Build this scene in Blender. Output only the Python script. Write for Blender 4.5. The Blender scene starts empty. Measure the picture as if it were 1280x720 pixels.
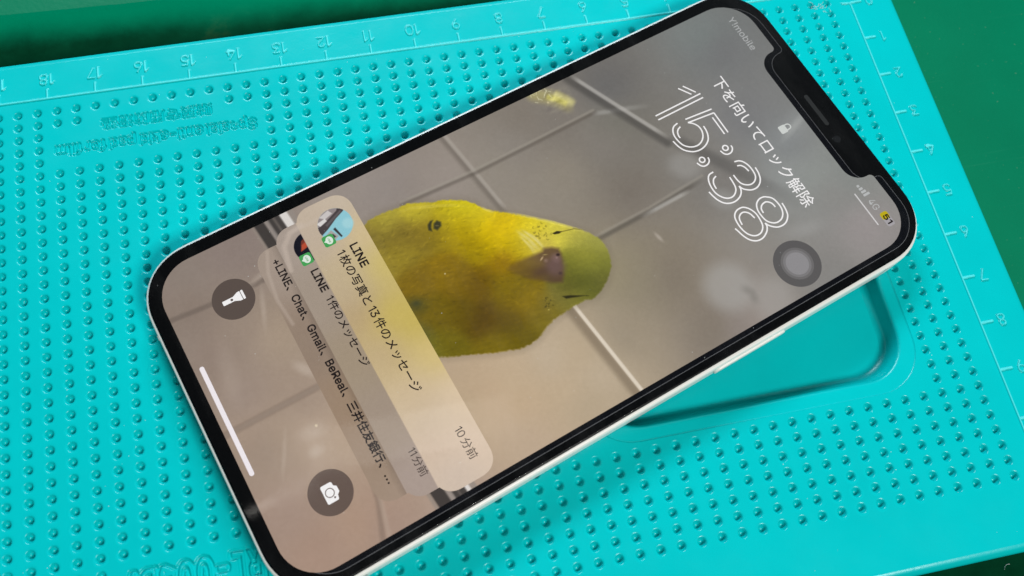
import bpy, math, random
import numpy as np
from mathutils import Matrix, Vector, geometry

random.seed(4); RNG = np.random.default_rng(4)
SC = bpy.context.scene
COL = SC.collection
M = 0.01                                   # everything below is written in centimetres

# ---------------------------------------------------------------- camera, world, lamps, exposure
cam_d = bpy.data.cameras.new('camera'); cam = bpy.data.objects.new('camera', cam_d); COL.objects.link(cam)
Rwc = Matrix(((0.9786366297, -0.1964088318, 0.0607776090),
              (0.1562294689, 0.9025790356, 0.4011775636),
              (-0.1336514123, -0.3831118052, 0.9139817530)))
cam.matrix_world = Matrix.Translation(Vector((-12.312216, -12.145933, 19.584673)) * M) @ Rwc.transposed().to_4x4()
cam_d.sensor_width = 36.0
cam_d.lens = 1272.152355 / 1280 * 36
cam_d.shift_x = (640 - 593.07897) / 1280
cam_d.shift_y = (252.751743 - 360) / 1280
cam_d.clip_start = 0.01; cam_d.clip_end = 50
cam_d.dof.use_dof = True; cam_d.dof.focus_distance = 0.207; cam_d.dof.aperture_fstop = 26
SC.camera = cam

w = bpy.data.worlds.new('World'); SC.world = w; w.use_nodes = True
bg = w.node_tree.nodes['Background']
bg.inputs[0].default_value = (0.80, 0.92, 1.0, 1); bg.inputs[1].default_value = 0.06

def area(name, loc, target, sx, sy, power, color, spread=180):
    d = bpy.data.lights.new(name, 'AREA'); d.shape = 'RECTANGLE'; d.size = sx * M; d.size_y = sy * M
    d.energy = power; d.color = color; d.spread = math.radians(spread)
    o = bpy.data.objects.new(name, d); COL.objects.link(o)
    o.location = Vector(loc) * M
    o.rotation_euler = (Vector(target) - Vector(loc)).to_track_quat('-Z', 'Y').to_euler()
    return o
area('key_lamp', (30, -72, 95), (-8, -4, 0), 34, 28, 12.6, (1.0, 0.98, 0.94))
area('fill_lamp', (-10, 56, 46), (-10, 0, 0), 44, 16, 5.4, (0.82, 0.97, 1.05))
for tl, th, ta, sx, sy, pw in (('tube_lamp', (-6, 19.5, 150), 0.0, 34, 7, 0.05), ('tube_lamp', (-28, 13.6, 150), 0.29, 12, 0.9, 0.006)):   # two dim ceiling tubes
    o = area(tl, th, (th[0], th[1], 0), sx, sy, pw, (1.0, 0.95, 0.88)); o.rotation_euler = (0, 0, ta)

SC.view_settings.view_transform = 'Standard'; SC.view_settings.look = 'None'
SC.view_settings.exposure = 0.0; SC.view_settings.gamma = 1.0
SC.view_settings.use_curve_mapping = False
SC.cycles.max_bounces = 8; SC.cycles.transparent_max_bounces = 12

# traced outlines and colour samples of the lock screen, in display points
DATA = {
 'one': [[[81.91,143.03],[97.39,132.84]],[[81.82,150.41],[97.24,139.79]],[[101.86,128.62],[101.87,199.48]],[[108.31,128.86],[108.28,199.51]]],
 'five': [[[127.64,128.86],[124.08,167.87]],[[165.64,129.59],[133.6,129.35]],[[133.6,129.35],[129.61,167.75]],[[138.19,134.99],[165.47,135.02]],[[129.61,167.75],[133.76,162.5],[139.8,158.82],[146.6,158.31],[153.44,160.74],[158.94,165.64],[162.07,172.4],[162.03,179.53],[158.88,186.44],[153.2,191.59],[145.26,193.91],[137.06,194.13],[130.25,191.68],[125.77,187.33],[123.81,180.24]],[[143.1,152.58],[150.64,153.26],[158.06,155.86],[163.36,159.85],[167.56,167.11],[169.17,175.41],[167.87,183.6],[164.15,190.09],[158.58,195.3],[150.9,198.43],[142.72,199.94]],[[129.78,179.77],[131.9,184.75],[135.62,187.95],[140.34,189.24],[143.17,188.97]]],
 'dots': [[182.3,145.71],[182.04,181.95]],
 'dotarc': [[[182.78,137.24],[187.04,138.06],[190.79,142.33],[191.18,147.86],[188.42,151.79],[182.6,153.94]],[[182.68,173.3],[187.29,174.6],[190.38,178.72],[190.76,184.17],[188.02,188.07],[182.54,190.44]]],
 'three': [[[203.77,146.93],[205.65,140.68],[210.4,136.24],[217.73,133.67],[226.42,133.45],[233.35,135.23],[238.01,139.96],[239.47,146.25],[237.45,151.96],[233.03,156.56],[226.76,158.54],[218.3,158.95]],[[218.5,164.95],[226.35,165.39],[233.49,166.63],[238.31,169.72],[241.81,175.21],[242.07,181.2],[239.17,186.84],[233.07,191.49],[225.41,193.76],[215.4,193.12],[207.79,190.33],[203.55,186.05],[202.63,179.2]],[[222.8,127.9],[230.87,128.82],[238.57,131.59],[243.84,136.38],[246.75,143.09],[246.07,150.42],[242.87,155.9],[239.15,159.69],[234.24,161.59]],[[234.24,161.59],[239.08,162.24],[243.84,165.42],[247.38,170.83],[249.05,178.48],[247.59,186.44],[243.46,192.46],[236.73,196.65],[229.08,198.92],[222.74,199.95]],[[210.12,147.18],[212.01,142.65],[216.82,139.58],[223.17,138.3]],[[208.98,179.56],[211.37,184.86],[216.71,188.25],[223.57,189.24]]],
 'eight': [[[262.78,139.75],[267.68,134.23],[275.28,132.04],[284.19,132.16],[291.41,135.35],[295.98,141.0],[297.1,148.32],[294.56,154.2],[288.82,158.99],[280.39,160.53],[271.76,160.01],[264.75,156.42],[261.04,150.19],[260.8,144.15],[262.78,139.75]],[[260.78,173.31],[266.11,168.15],[274.17,165.01],[283.02,165.05],[291.99,167.14],[297.79,172.7],[299.32,179.59],[297.06,185.61],[291.36,190.39],[283.2,192.76],[273.69,192.91],[265.38,190.75],[260.64,185.42],[259.39,178.74],[260.78,173.31]],[[278.72,156.07],[273.1,155.16],[269.23,151.66],[267.77,146.04],[269.31,141.97],[273.65,138.67],[279.21,137.85]],[[278.93,189.03],[272.0,187.85],[267.8,185.07],[265.68,180.07],[267.09,175.31],[271.66,171.55],[278.95,169.79]],[[278.93,127.18],[287.61,128.19],[295.21,130.64],[301.03,136.33],[303.54,143.41],[302.63,151.16],[299.29,156.42],[295.02,160.36],[290.6,162.25]],[[290.6,162.25],[295.53,162.92],[300.76,167.18],[304.84,174.69],[305.66,181.69],[303.58,187.83],[298.61,193.12],[291.13,196.59],[283.92,198.38],[278.79,199.77]]],
 'base': [[57.2,65.4,118,120,122],[38.5,231.9,105,105,105],[49.1,312.0,125,120,113],[49.8,383.5,138,133,126],[50.6,475.9,150,142,135],[23.1,550.1,142,135,130],[5.0,595.4,148,140,134],[69.1,418.1,140,134,124],[116.1,353.4,142,136,124],[106.9,276.0,128,124,118],[173.8,198.3,126,124,119],[160.9,100.9,120,122,124],[213.7,75.3,126,131,133],[297.2,61.9,138,138,136],[351.2,53.2,150,145,145],[388.5,242.4,150,142,136],[326.7,395.5,150,140,122],[310.4,484.3,192,178,156],[353.0,445.7,188,174,152],[399.7,651.1,168,149,137],[379.4,737.5,160,138,125],[315.0,818.6,160,140,128],[241.6,812.1,150,135,122],[181.1,812.8,150,135,125],[118.5,813.5,140,125,115],[62.4,818.0,135,122,112],[13.4,806.6,138,128,120],[7.9,754.1,136,124,118],[2.7,721.0,138,126,120],[215.2,751.3,156,140,126],[307.5,588.5,182,163,135],[314.6,571.8,190,166,138],[332.1,540.2,190,168,139],[342.5,493.3,187,167,138],[371.8,468.6,175,160,136],[258.4,362.3,146,138,113],[272.2,336.8,138,131,113],[290.8,302.7,128,120,108],[83.8,841.8,141,129,119],[111.7,790.9,150,136,123],[137.7,743.6,163,147,129],[219.0,820.6,164,146,130],[235.9,790.3,165,148,130],[250.7,763.7,180,162,145],[269.8,729.4,172,152,131],[369.3,807.8,165,141,126],[363.3,757.8,173,148,129],[28.2,358.9,127,121,112],[85.8,250.2,115,114,106],[179.5,281.3,119,113,105],[215.7,171.9,122,120,117],[254.4,99.6,144,149,149],[271.5,67.7,142,149,146],[288.6,35.7,132,138,136],[371.3,298.0,127,119,107],[386.5,270.4,137,129,124],[31.7,73.8,122,131,130],[391.0,137.6,131,131,129],[319.8,457.5,184,167,140],[304.1,534.1,193,174,146],[374.8,555.3,185,166,144]],
 'birdc': [[65.3,572.3,172,157,60],[71.5,532.0,190,172,50],[90.3,481.4,205,188,30],[115.7,467.8,215,195,40],[101.8,504.5,190,170,30],[115.2,577.2,146,126,40],[115.1,598.5,148,128,50],[150.7,574.9,125,100,25],[160.0,537.0,138,110,20],[151.9,466.4,205,175,5],[156.9,424.4,220,200,45],[175.5,390.0,215,200,70],[183.0,473.5,150,115,10],[236.4,579.7,100,85,20],[263.0,531.2,110,90,20],[268.2,502.1,95,78,15],[230.4,490.5,120,98,20],[231.0,468.9,140,115,25],[256.9,462.5,110,90,35],[253.4,438.2,112,100,55],[269.7,459.3,120,105,30],[266.6,424.2,130,120,50],[210.4,607.3,82,78,45],[233.6,604.3,105,95,30],[174.6,446.2,188,163,20],[177.6,425.5,205,185,80],[189.2,375.6,185,175,75],[220.2,383.6,150,145,55],[261.2,409.5,102,98,45],[76.4,588.9,130,112,46],[90.9,564.2,128,109,41],[104.5,539.0,131,111,38],[110.9,520.6,142,120,26],[124.1,500.5,166,139,10],[117.4,491.1,184,160,16],[132.1,463.8,213,179,8],[145.0,439.9,214,182,12],[178.0,530.9,120,95,20],[189.3,510.2,99,73,13],[202.9,485.2,112,90,16],[212.9,466.9,106,86,17],[240.2,416.6,88,82,38],[248.5,401.5,74,73,34],[257.7,384.7,92,87,46],[192.2,586.8,115,95,25],[201.9,568.9,101,81,16],[214.4,546.1,92,72,16],[231.5,529.0,82,60,20],[244.9,504.5,88,68,22],[153.5,489.5,158,133,8],[207.3,364.0,152,148,72],[228.5,400.3,108,103,45],[234.3,378.9,112,108,52]],
 'card1': [[14.6,637.7,192,178,166],[22.2,614.8,198,186,172],[374.0,636.5,205,190,180],[101.6,644.3,190,175,150],[303.3,647.5,198,182,165],[52.1,651.0,186,172,160],[42.9,646.4,188,174,162],[132.4,649.5,187,171,152],[308.5,619.9,206,190,172],[369.8,644.2,206,190,180],[16.5,612.0,196,184,172],[15.4,654.0,190,176,164],[65.5,604.7,212,191,146],[115.1,598.5,206,189,108],[193.6,598.2,194,176,86],[173.5,618.8,200,181,92],[154.5,653.6,178,155,124],[297.2,603.3,226,204,179],[340.0,621.3,219,199,184],[358.9,610.7,222,203,187],[238.0,596.3,213,192,127],[330.7,652.5,208,188,174],[209.5,648.1,190,170,140],[275.4,642.5,206,186,158]],
 'card2': [[36.5,679.9,172,158,147],[114.8,681.9,165,150,135],[204.6,676.2,164,147,125],[274.0,682.1,165,148,132],[356.5,676.6,174,157,147]],
 'card3': [[48.1,701.0,160,145,134],[166.2,707.4,142,124,110],[240.9,704.8,150,128,108],[320.3,706.4,154,134,117],[351.7,693.7,160,140,125]],
 'bird': [[56.9,589.6],[56.1,572.9],[58.2,554.5],[59.5,536.5],[66.2,521.7],[71.9,510.1],[75.6,497.7],[82.2,484.6],[90.3,472.4],[97.7,465.4],[107.9,459.9],[115.3,452.9],[119.4,447.5],[129.0,434.2],[145.1,415.3],[161.2,396.5],[176.2,381.3],[187.0,370.8],[196.2,362.7],[206.9,356.0],[214.2,353.4],[226.8,353.4],[238.0,357.1],[247.1,361.8],[254.5,369.3],[262.4,380.1],[266.9,388.6],[269.6,396.1],[270.7,404.3],[267.6,410.2],[268.0,417.6],[267.8,427.2],[269.3,444.8],[270.4,457.9],[273.0,466.8],[278.0,477.6],[281.2,486.3],[282.4,497.9],[281.2,509.8],[276.9,521.6],[274.1,530.6],[268.1,544.9],[258.0,567.6],[250.8,584.6],[244.2,596.6],[222.9,614.0],[175.9,630.5],[119.4,632.4],[70.1,617.7]],
 'beak': [[189.6,473.7],[187.6,461.4],[187.8,450.4],[190.4,433.2],[190.9,425.1],[188.4,420.8],[191.8,411.5],[197.1,405.3],[204.2,405.9],[216.5,411.7],[228.8,417.4],[235.9,423.6],[230.5,435.3],[223.0,443.7],[214.0,456.8],[200.7,467.3]],
 'J1': [[-24.8,456.6],[1.7,452.3],[62.7,443.5],[126.2,434.8]],
 'J2': [[57.9,543.9],[62.7,443.5],[61.9,358.2],[60.4,266.6]],
 'J2b': [[60.5,272.3],[74.1,228.9],[86.7,193.2]],
 'J3': [[-0.8,265.6],[68.3,233.9],[138.0,201.4]],
 'J3b': [[132.2,203.3],[198.7,161.3],[260.6,123.3],[306.2,98.1]],
 'J4': [[209.8,359.1],[209.3,278.3],[204.6,194.8]],
 'J4b': [[205.7,295.5],[204.5,218.0]],
 'J5': [[261.4,427.6],[329.3,419.5],[395.0,411.7]],
 'patch': [[178.1,205.5],[239.3,190.2],[319.8,126.3],[336.6,251.1],[375.7,211.9],[356.7,230.2],[242.9,289.6],[198.7,46.5],[322.6,204.2]],
 'ruff': [[[150.6,439.6],[169.2,431.0],[191.0,426.6]],[[152.4,434.3],[170.4,423.7],[189.5,419.3]],[[157.2,439.8],[177.4,433.3],[193.0,431.0]],[[156.3,431.3],[177.2,423.5],[193.6,419.7]],[[162.8,437.8],[179.9,434.8],[193.1,434.8]]],
 'feather': [[1.4,321.6],[11.1,310.4],[21.2,299.5],[34.2,290.3],[39.7,282.2],[10.9,298.8],[22.3,291.5]],
 'spotL': [[102.1,531.6],[95.7,529.1],[92.6,524.3],[93.1,520.4],[96.1,524.1],[100.2,526.9],[105.5,528.3]],
 'spotR': [[103.4,525.1],[97.4,521.7],[95.7,516.6],[99.8,513.2],[104.3,515.2],[107.3,522.0]],
 'eyeU': [[176.7,401.8],[176.8,395.4],[180.3,389.9],[181.0,394.7],[179.2,400.1]],
 'eyeUl': [[180.2,391.0],[184.1,375.5],[193.0,363.1]],
 'eyeL': [[250.8,433.1],[253.9,424.5],[263.5,407.8],[258.4,422.0],[255.3,430.6]],
}

# ---------------------------------------------------------------- helpers
def mesh(name, verts, faces, smooth=False):
    me = bpy.data.meshes.new(name)
    me.from_pydata([(float(a) * M, float(b) * M, float(c) * M) for a, b, c in verts], [], [tuple(int(i) for i in f) for f in faces])
    me.update()
    if smooth:
        me.polygons.foreach_set('use_smooth', [True] * len(me.polygons)); me.set_sharp_from_angle(angle=math.radians(50))
    return me

def obj(name, me, mat=None, parent=None, loc=(0, 0, 0), rz=0.0):
    o = bpy.data.objects.new(name, me); COL.objects.link(o)
    if mat is not None and not me.materials: me.materials.append(mat)
    o.location = Vector(loc) * M; o.rotation_euler = (0, 0, rz)
    if parent is not None: o.parent = parent
    return o

def thing(name, label, cat, loc=(0, 0, 0), rz=0.0):
    o = bpy.data.objects.new(name, None); COL.objects.link(o); o.empty_display_size = 0.01
    o.location = Vector(loc) * M; o.rotation_euler = (0, 0, rz)
    o['label'] = label; o['category'] = cat
    return o

def material(name, base=(0.8, 0.8, 0.8), rough=0.5, spec=0.5, metal=0.0):
    m = bpy.data.materials.new(name); m.use_nodes = True
    b = m.node_tree.nodes['Principled BSDF']
    b.inputs['Base Color'].default_value = (*base, 1); b.inputs['Roughness'].default_value = rough
    b.inputs['Specular IOR Level'].default_value = spec; b.inputs['Metallic'].default_value = metal
    return m, m.node_tree, b

def node(nt, kind, **kw):
    n = nt.nodes.new(kind)
    for k, v in kw.items(): setattr(n, k, v)
    return n

def noise(nt, scale, detail=4, rough=0.6, vec=None):
    n = node(nt, 'ShaderNodeTexNoise'); n.inputs['Scale'].default_value = scale
    n.inputs['Detail'].default_value = detail; n.inputs['Roughness'].default_value = rough
    if vec is not None: nt.links.new(vec, n.inputs['Vector'])
    return n

def ramp(nt, src, stops):
    r = node(nt, 'ShaderNodeValToRGB'); el = r.color_ramp.elements
    while len(el) < len(stops): el.new(0.5)
    for e, (p, c) in zip(el, stops): e.position = p; e.color = (*c, 1) if len(c) == 3 else c
    nt.links.new(src, r.inputs['Fac']); return r

def glow(name, rgb, strength=1.0):
    """a lit patch of the display: rgb is the 8-bit colour it shows"""
    m = bpy.data.materials.new(name); m.use_nodes = True; nt = m.node_tree
    nt.nodes.remove(nt.nodes['Principled BSDF'])
    e = node(nt, 'ShaderNodeEmission'); e.inputs['Strength'].default_value = strength
    lin = [((c / 255 + 0.055) / 1.055) ** 2.4 if c > 10 else c / 255 / 12.92 for c in rgb]
    e.inputs['Color'].default_value = (*lin, 1)
    nt.links.new(e.outputs[0], nt.nodes['Material Output'].inputs['Surface'])
    return m

def rrect(x0, x1, y0, y1, r, n=12, p=2.0):
    """counter-clockwise rounded rectangle"""
    out = []
    for cx, cy, a0 in ((x1 - r, y1 - r, 0), (x0 + r, y1 - r, 90), (x0 + r, y0 + r, 180), (x1 - r, y0 + r, 270)):
        for k in range(n + 1):
            a = math.radians(a0 + 90 * k / n); c, s = math.cos(a), math.sin(a)
            out.append((cx + r * math.copysign(abs(c) ** (2 / p), c), cy + r * math.copysign(abs(s) ** (2 / p), s)))
    return out

def fill(loops, keep=None):
    """flat triangulation of an outer loop with holes -> verts2d, faces"""
    pts, edges = [], []
    for L in loops:
        s = len(pts); pts += [Vector(p) for p in L]
        edges += [(s + i, s + (i + 1) % len(L)) for i in range(len(L))]
    v, e, f, *_ = geometry.delaunay_2d_cdt(pts, edges, [], 0, 1e-7)
    v = np.array([(a.x, a.y) for a in v]); f = np.array([tuple(t) for t in f])
    c = v[f].mean(1)
    def inside(L, q):
        L = np.array(L); r = np.zeros(len(q), bool)
        for (x1, y1), (x2, y2) in zip(L, np.roll(L, -1, 0)):
            k = ((y1 > q[:, 1]) != (y2 > q[:, 1])) & (q[:, 0] < (x2 - x1) * (q[:, 1] - y1) / (y2 - y1 + 1e-15) + x1)
            r ^= k
        return r
    ok = inside(loops[0], c)
    for L in loops[1:]:
        if len(L) == 16 and keep is not None: continue
        ok &= ~inside(L, c)
    if keep is not None: ok &= keep(c)
    f = f[ok]
    t = v[f]; area2 = (t[:, 1, 0] - t[:, 0, 0]) * (t[:, 2, 1] - t[:, 0, 1]) - (t[:, 1, 1] - t[:, 0, 1]) * (t[:, 2, 0] - t[:, 0, 0])
    f[area2 < 0] = f[area2 < 0][:, ::-1]
    return v, f

def flat(loops, z):
    v, f = fill(loops)
    return [(x, y, z) for x, y in v], [tuple(t) for t in f]

def rings(loops3, cap_top=False, cap_bottom=False):
    """stack of equal-length loops [(x,y,z)] from bottom to top -> verts, faces"""
    n = len(loops3[0]); V = [p for L in loops3 for p in L]; F = []
    for k in range(len(loops3) - 1):
        for i in range(n):
            j = (i + 1) % n
            F.append((k * n + i, k * n + j, (k + 1) * n + j, (k + 1) * n + i))
    if cap_bottom: F.append(tuple(range(n))[::-1])
    if cap_top: F.append(tuple((len(loops3) - 1) * n + i for i in range(n)))
    return V, F

def slab(x0, x1, y0, y1, r, z0, z1, bev, n=8, p=2.0):
    L = []
    for d, z in ((0, z0), (0, z1 - bev), (bev * 0.3, z1 - bev * 0.3), (bev, z1)):
        L.append([(x, y, z) for x, y in rrect(x0 + d, x1 - d, y0 + d, y1 - d, max(r - d, 0.001), n, p)])
    return rings(L, True, True)

def join(parts):
    V, F = [], []
    for v, f in parts:
        s = len(V); V += list(v); F += [tuple(i + s for i in t) for t in f]
    return V, F

try:                                        # the sans that ships inside Blender; its built-in font is the fallback
    INTER = bpy.data.fonts.load(bpy.utils.system_resource('DATAFILES') + '/fonts/Inter.woff2')
except Exception:
    INTER = None
def glyph_run(body, latin, offset):
    c = bpy.data.curves.new('lettering', 'FONT'); c.body = body; c.offset = offset; c.resolution_u = 4
    if latin and INTER: c.font = INTER
    o = bpy.data.objects.new('lettering', c); me = bpy.data.meshes.new_from_object(o)
    v = np.array([tuple(a.co) for a in me.vertices]).reshape(-1, 3); f = [tuple(p.vertices) for p in me.polygons]
    bpy.data.objects.remove(o); bpy.data.curves.remove(c); bpy.data.meshes.remove(me)
    if latin and INTER: v = v / 0.7                                # its em is drawn at 0.7
    return v, f
def glyphs(body, offset=0.0, **kw):
    """outlines of a line of print, em = 1: Latin in Inter, Japanese in the built-in CJK face"""
    V, F, x, i = np.zeros((0, 3)), [], 0.0, 0
    while i < len(body):
        if ord(body[i]) < 0x2e80 and body[i] != '…':
            j = i
            if body[i] == '1': j += 1
            while j < len(body) and ord(body[j]) < 0x2e80 and body[j] not in '…1' and body[i] != '1': j += 1
            run = body[i:j]
            if run == '1':                                             # a plain one: flag and stem, no foot
                v = np.array([(.20, 0, 0), (.29, 0, 0), (.29, .727, 0), (.21, .727, 0), (.03, .60, 0), (.03, .505, 0), (.20, .62, 0)]); f = [(0, 1, 2), (0, 2, 6), (6, 2, 3), (6, 3, 4), (6, 4, 5)]
            else: v, f = glyph_run(run, True, offset)
            v2 = v.copy()
            if i and ord(body[i - 1]) > 0x3040 and run[0].isdigit(): x += .14
            if len(v): v2[:, 0] += x - v[:, 0].min() + .06; x = v2[:, 0].max() + .06
            if run.endswith(' ') or run.startswith(' '): x += .2
            if run[-1].isdigit() and j < len(body) and ord(body[j]) > 0x3040: x += .14
            i = j
        else:
            v, f = glyph_run(body[i], False, offset); v2 = v.copy(); v2[:, 0] += x; x += 1.0; i += 1
        n = len(V); V = np.r_[V, v2]; F += [tuple(k + n for k in t) for t in f]
    return V, F

# ---------------------------------------------------------------- materials of the solid things
def make_silicone():
    m, nt, b = material('turquoise_silicone', (0.0, 0.50, 0.515), 0.25, 0.24)
    tc = node(nt, 'ShaderNodeTexCoord')
    n1 = noise(nt, 38, 5, 0.6, tc.outputs['Object'])
    r = ramp(nt, n1.outputs['Fac'], [(0.3, (0.0, 0.48, 0.497)), (0.7, (0.0, 0.525, 0.54))])
    nt.links.new(r.outputs['Color'], b.inputs['Base Color'])
    n2 = noise(nt, 120, 4, 0.55, tc.outputs['Object']); n3 = noise(nt, 1800, 2, 0.5, tc.outputs['Object'])
    rr = ramp(nt, n2.outputs['Fac'], [(0.3, (0.19,) * 3), (0.7, (0.27,) * 3)])
    nt.links.new(rr.outputs['Color'], b.inputs['Roughness'])
    add = node(nt, 'ShaderNodeMath', operation='MULTIPLY_ADD'); add.inputs[1].default_value = 0.12
    nt.links.new(n3.outputs['Fac'], add.inputs[0]); nt.links.new(n2.outputs['Fac'], add.inputs[2])
    bp = node(nt, 'ShaderNodeBump'); bp.inputs['Strength'].default_value = 0.12; bp.inputs['Distance'].default_value = 0.0006
    nt.links.new(add.outputs[0], bp.inputs['Height']); nt.links.new(bp.outputs['Normal'], b.inputs['Normal'])
    return m
SILICONE = make_silicone()

def make_table():
    m, nt, b = material('green_desk_mat', (0.0, 0.14, 0.065), 0.5, 0.10)
    tc = node(nt, 'ShaderNodeTexCoord')
    n1 = noise(nt, 22, 6, 0.65, tc.outputs['Object'])
    r = ramp(nt, n1.outputs['Fac'], [(0.25, (0.0, 0.15, 0.072)), (0.75, (0.0, 0.185, 0.09))])
    n2 = noise(nt, 900, 2, 0.5, tc.outputs['Object'])
    sp = ramp(nt, n2.outputs['Fac'], [(0.70, (0, 0, 0)), (0.78, (1, 1, 1))])
    mx = node(nt, 'ShaderNodeMixRGB'); mx.inputs[2].default_value = (0.05, 0.2, 0.11, 1)
    nt.links.new(sp.outputs['Color'], mx.inputs[0]); nt.links.new(r.outputs['Color'], mx.inputs[1])
    mp = node(nt, 'ShaderNodeMapping'); mp.inputs['Rotation'].default_value = (0, 0, .5); mp.inputs['Scale'].default_value = (14, 420, 1); nt.links.new(tc.outputs['Object'], mp.inputs['Vector'])
    n4 = noise(nt, 1.0, 4, .7, mp.outputs['Vector']); sc = ramp(nt, n4.outputs['Fac'], [(.62, (0, 0, 0)), (.80, (.35,) * 3)])       # fine scuffs
    mx2 = node(nt, 'ShaderNodeMixRGB'); mx2.inputs[2].default_value = (0.03, 0.24, 0.14, 1); nt.links.new(sc.outputs['Color'], mx2.inputs[0]); nt.links.new(mx.outputs[0], mx2.inputs[1])
    nt.links.new(mx2.outputs[0], b.inputs['Base Color'])
    n5 = noise(nt, 9, 3, .5, tc.outputs['Object']); rr = ramp(nt, n5.outputs['Fac'], [(.35, (.38,) * 3), (.65, (.6,) * 3)]); nt.links.new(rr.outputs['Color'], b.inputs['Roughness'])
    bp = node(nt, 'ShaderNodeBump'); bp.inputs['Strength'].default_value = 0.2; bp.inputs['Distance'].default_value = 0.0004
    nt.links.new(n2.outputs['Fac'], bp.inputs['Height']); nt.links.new(bp.outputs['Normal'], b.inputs['Normal'])
    return m

# ---------------------------------------------------------------- tabletop
MAT_BOTTOM = -0.9; TABLE = -1.0
me = mesh('tabletop', *slab(-60, 50, -50, 50, 1.0, TABLE - 2.5, TABLE, 0.2, 4))
tab = obj('tabletop', me, make_table()); tab['kind'] = 'structure'
tab['label'] = 'dark green cutting mat surface of the workbench'

# made-up dark sheet forming the dark bands along the pad's far and near edges
cl_m, nt, b = material('dark_band_green', (0.001, 0.03, 0.013), 0.8, 0.0)
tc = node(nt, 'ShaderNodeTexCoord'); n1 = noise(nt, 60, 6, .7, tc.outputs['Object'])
r = ramp(nt, n1.outputs['Fac'], [(.3, (0.001, 0.022, 0.009)), (.62, (0.002, 0.042, 0.018)), (.8, (0.02, 0.055, 0.02))]); sx = node(nt, 'ShaderNodeSeparateXYZ'); nt.links.new(tc.outputs['Object'], sx.inputs[0])     # colour blends into the bench green to soften the band's far edge
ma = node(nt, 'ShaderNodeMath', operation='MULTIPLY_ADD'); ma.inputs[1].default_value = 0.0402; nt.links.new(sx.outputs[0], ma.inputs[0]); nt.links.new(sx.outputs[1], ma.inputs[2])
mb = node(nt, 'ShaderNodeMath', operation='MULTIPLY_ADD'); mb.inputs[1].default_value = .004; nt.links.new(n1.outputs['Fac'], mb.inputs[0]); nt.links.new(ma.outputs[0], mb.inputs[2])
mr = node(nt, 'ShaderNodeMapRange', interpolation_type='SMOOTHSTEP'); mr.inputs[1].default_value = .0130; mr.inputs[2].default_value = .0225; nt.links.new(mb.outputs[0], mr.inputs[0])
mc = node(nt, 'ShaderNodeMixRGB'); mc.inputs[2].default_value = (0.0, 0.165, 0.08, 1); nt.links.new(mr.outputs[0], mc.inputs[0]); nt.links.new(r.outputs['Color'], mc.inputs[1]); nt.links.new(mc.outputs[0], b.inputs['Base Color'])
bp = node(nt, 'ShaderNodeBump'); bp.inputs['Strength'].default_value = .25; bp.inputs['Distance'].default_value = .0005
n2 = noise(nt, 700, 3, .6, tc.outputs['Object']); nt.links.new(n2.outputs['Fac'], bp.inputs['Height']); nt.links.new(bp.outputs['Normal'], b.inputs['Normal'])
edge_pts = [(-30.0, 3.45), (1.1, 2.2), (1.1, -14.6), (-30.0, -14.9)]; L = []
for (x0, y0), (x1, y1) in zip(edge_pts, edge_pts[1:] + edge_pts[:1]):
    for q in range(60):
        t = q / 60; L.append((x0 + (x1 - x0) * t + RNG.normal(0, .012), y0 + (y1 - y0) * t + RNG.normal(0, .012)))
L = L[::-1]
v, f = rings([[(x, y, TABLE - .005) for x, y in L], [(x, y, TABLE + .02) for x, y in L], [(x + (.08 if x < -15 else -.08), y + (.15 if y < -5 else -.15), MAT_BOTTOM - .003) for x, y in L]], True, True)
dark_sheet = obj('added_dark_sheet', mesh('added_dark_sheet', v, f), cl_m); dark_sheet['label'] = 'added dark green sheet under the turquoise pad, making the dark bands along its edges'; dark_sheet['category'] = 'dark_sheet'

# ---------------------------------------------------------------- silicone mat
mat_root = thing('silicone_mat', 'turquoise silicone phone repair pad with dimples, raised rulers and a sunken tray', 'repair mat', (0, 0, MAT_BOTTOM))
def mpart(name, me, mat=SILICONE, loc=(0, 0, 0), rz=0.0):
    return obj(name, me, mat, mat_root, (loc[0], loc[1], loc[2] - MAT_BOTTOM), rz)

PT = 6.46 / 390                                    # one point of the phone's display, cm
TH = 0.32168380
PC = np.array([-8.365887, -5.637162]) - 2.7 * PT * np.array([math.sin(TH), -math.cos(TH)])
def under_phone(x, y, m):
    d = np.array([x, y]) - PC
    px = d @ np.array([math.sin(TH), -math.cos(TH)]); py = d @ np.array([math.cos(TH), math.sin(TH)])
    return abs(px) < 3.5 - m and abs(py) < 7.3 - m

X0, X1, Y0, Y1 = -24.5, 1.45, -12.79, 1.02
def outline(d): return rrect(X0 + d, X1 - d, Y0 + d, Y1 - d, 1.5 - d, 14)
RIM = (-8.3, -1.19, -9.43, -4.4); POCKET = (-8.03, -1.46, -9.15, -4.68)
PATCHES = {'cn': (-17.2, -14.42, -0.99, -0.5), 'en': (-18.05, -13.6, -1.62, -1.03), 'rl': (-17.25, -14.3, -10.64, -9.86),
           'top': (-24.2, 0.05, -0.1, 0.68), 'side': (0.1, 1.05, -12.2, -0.2)}

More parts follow.
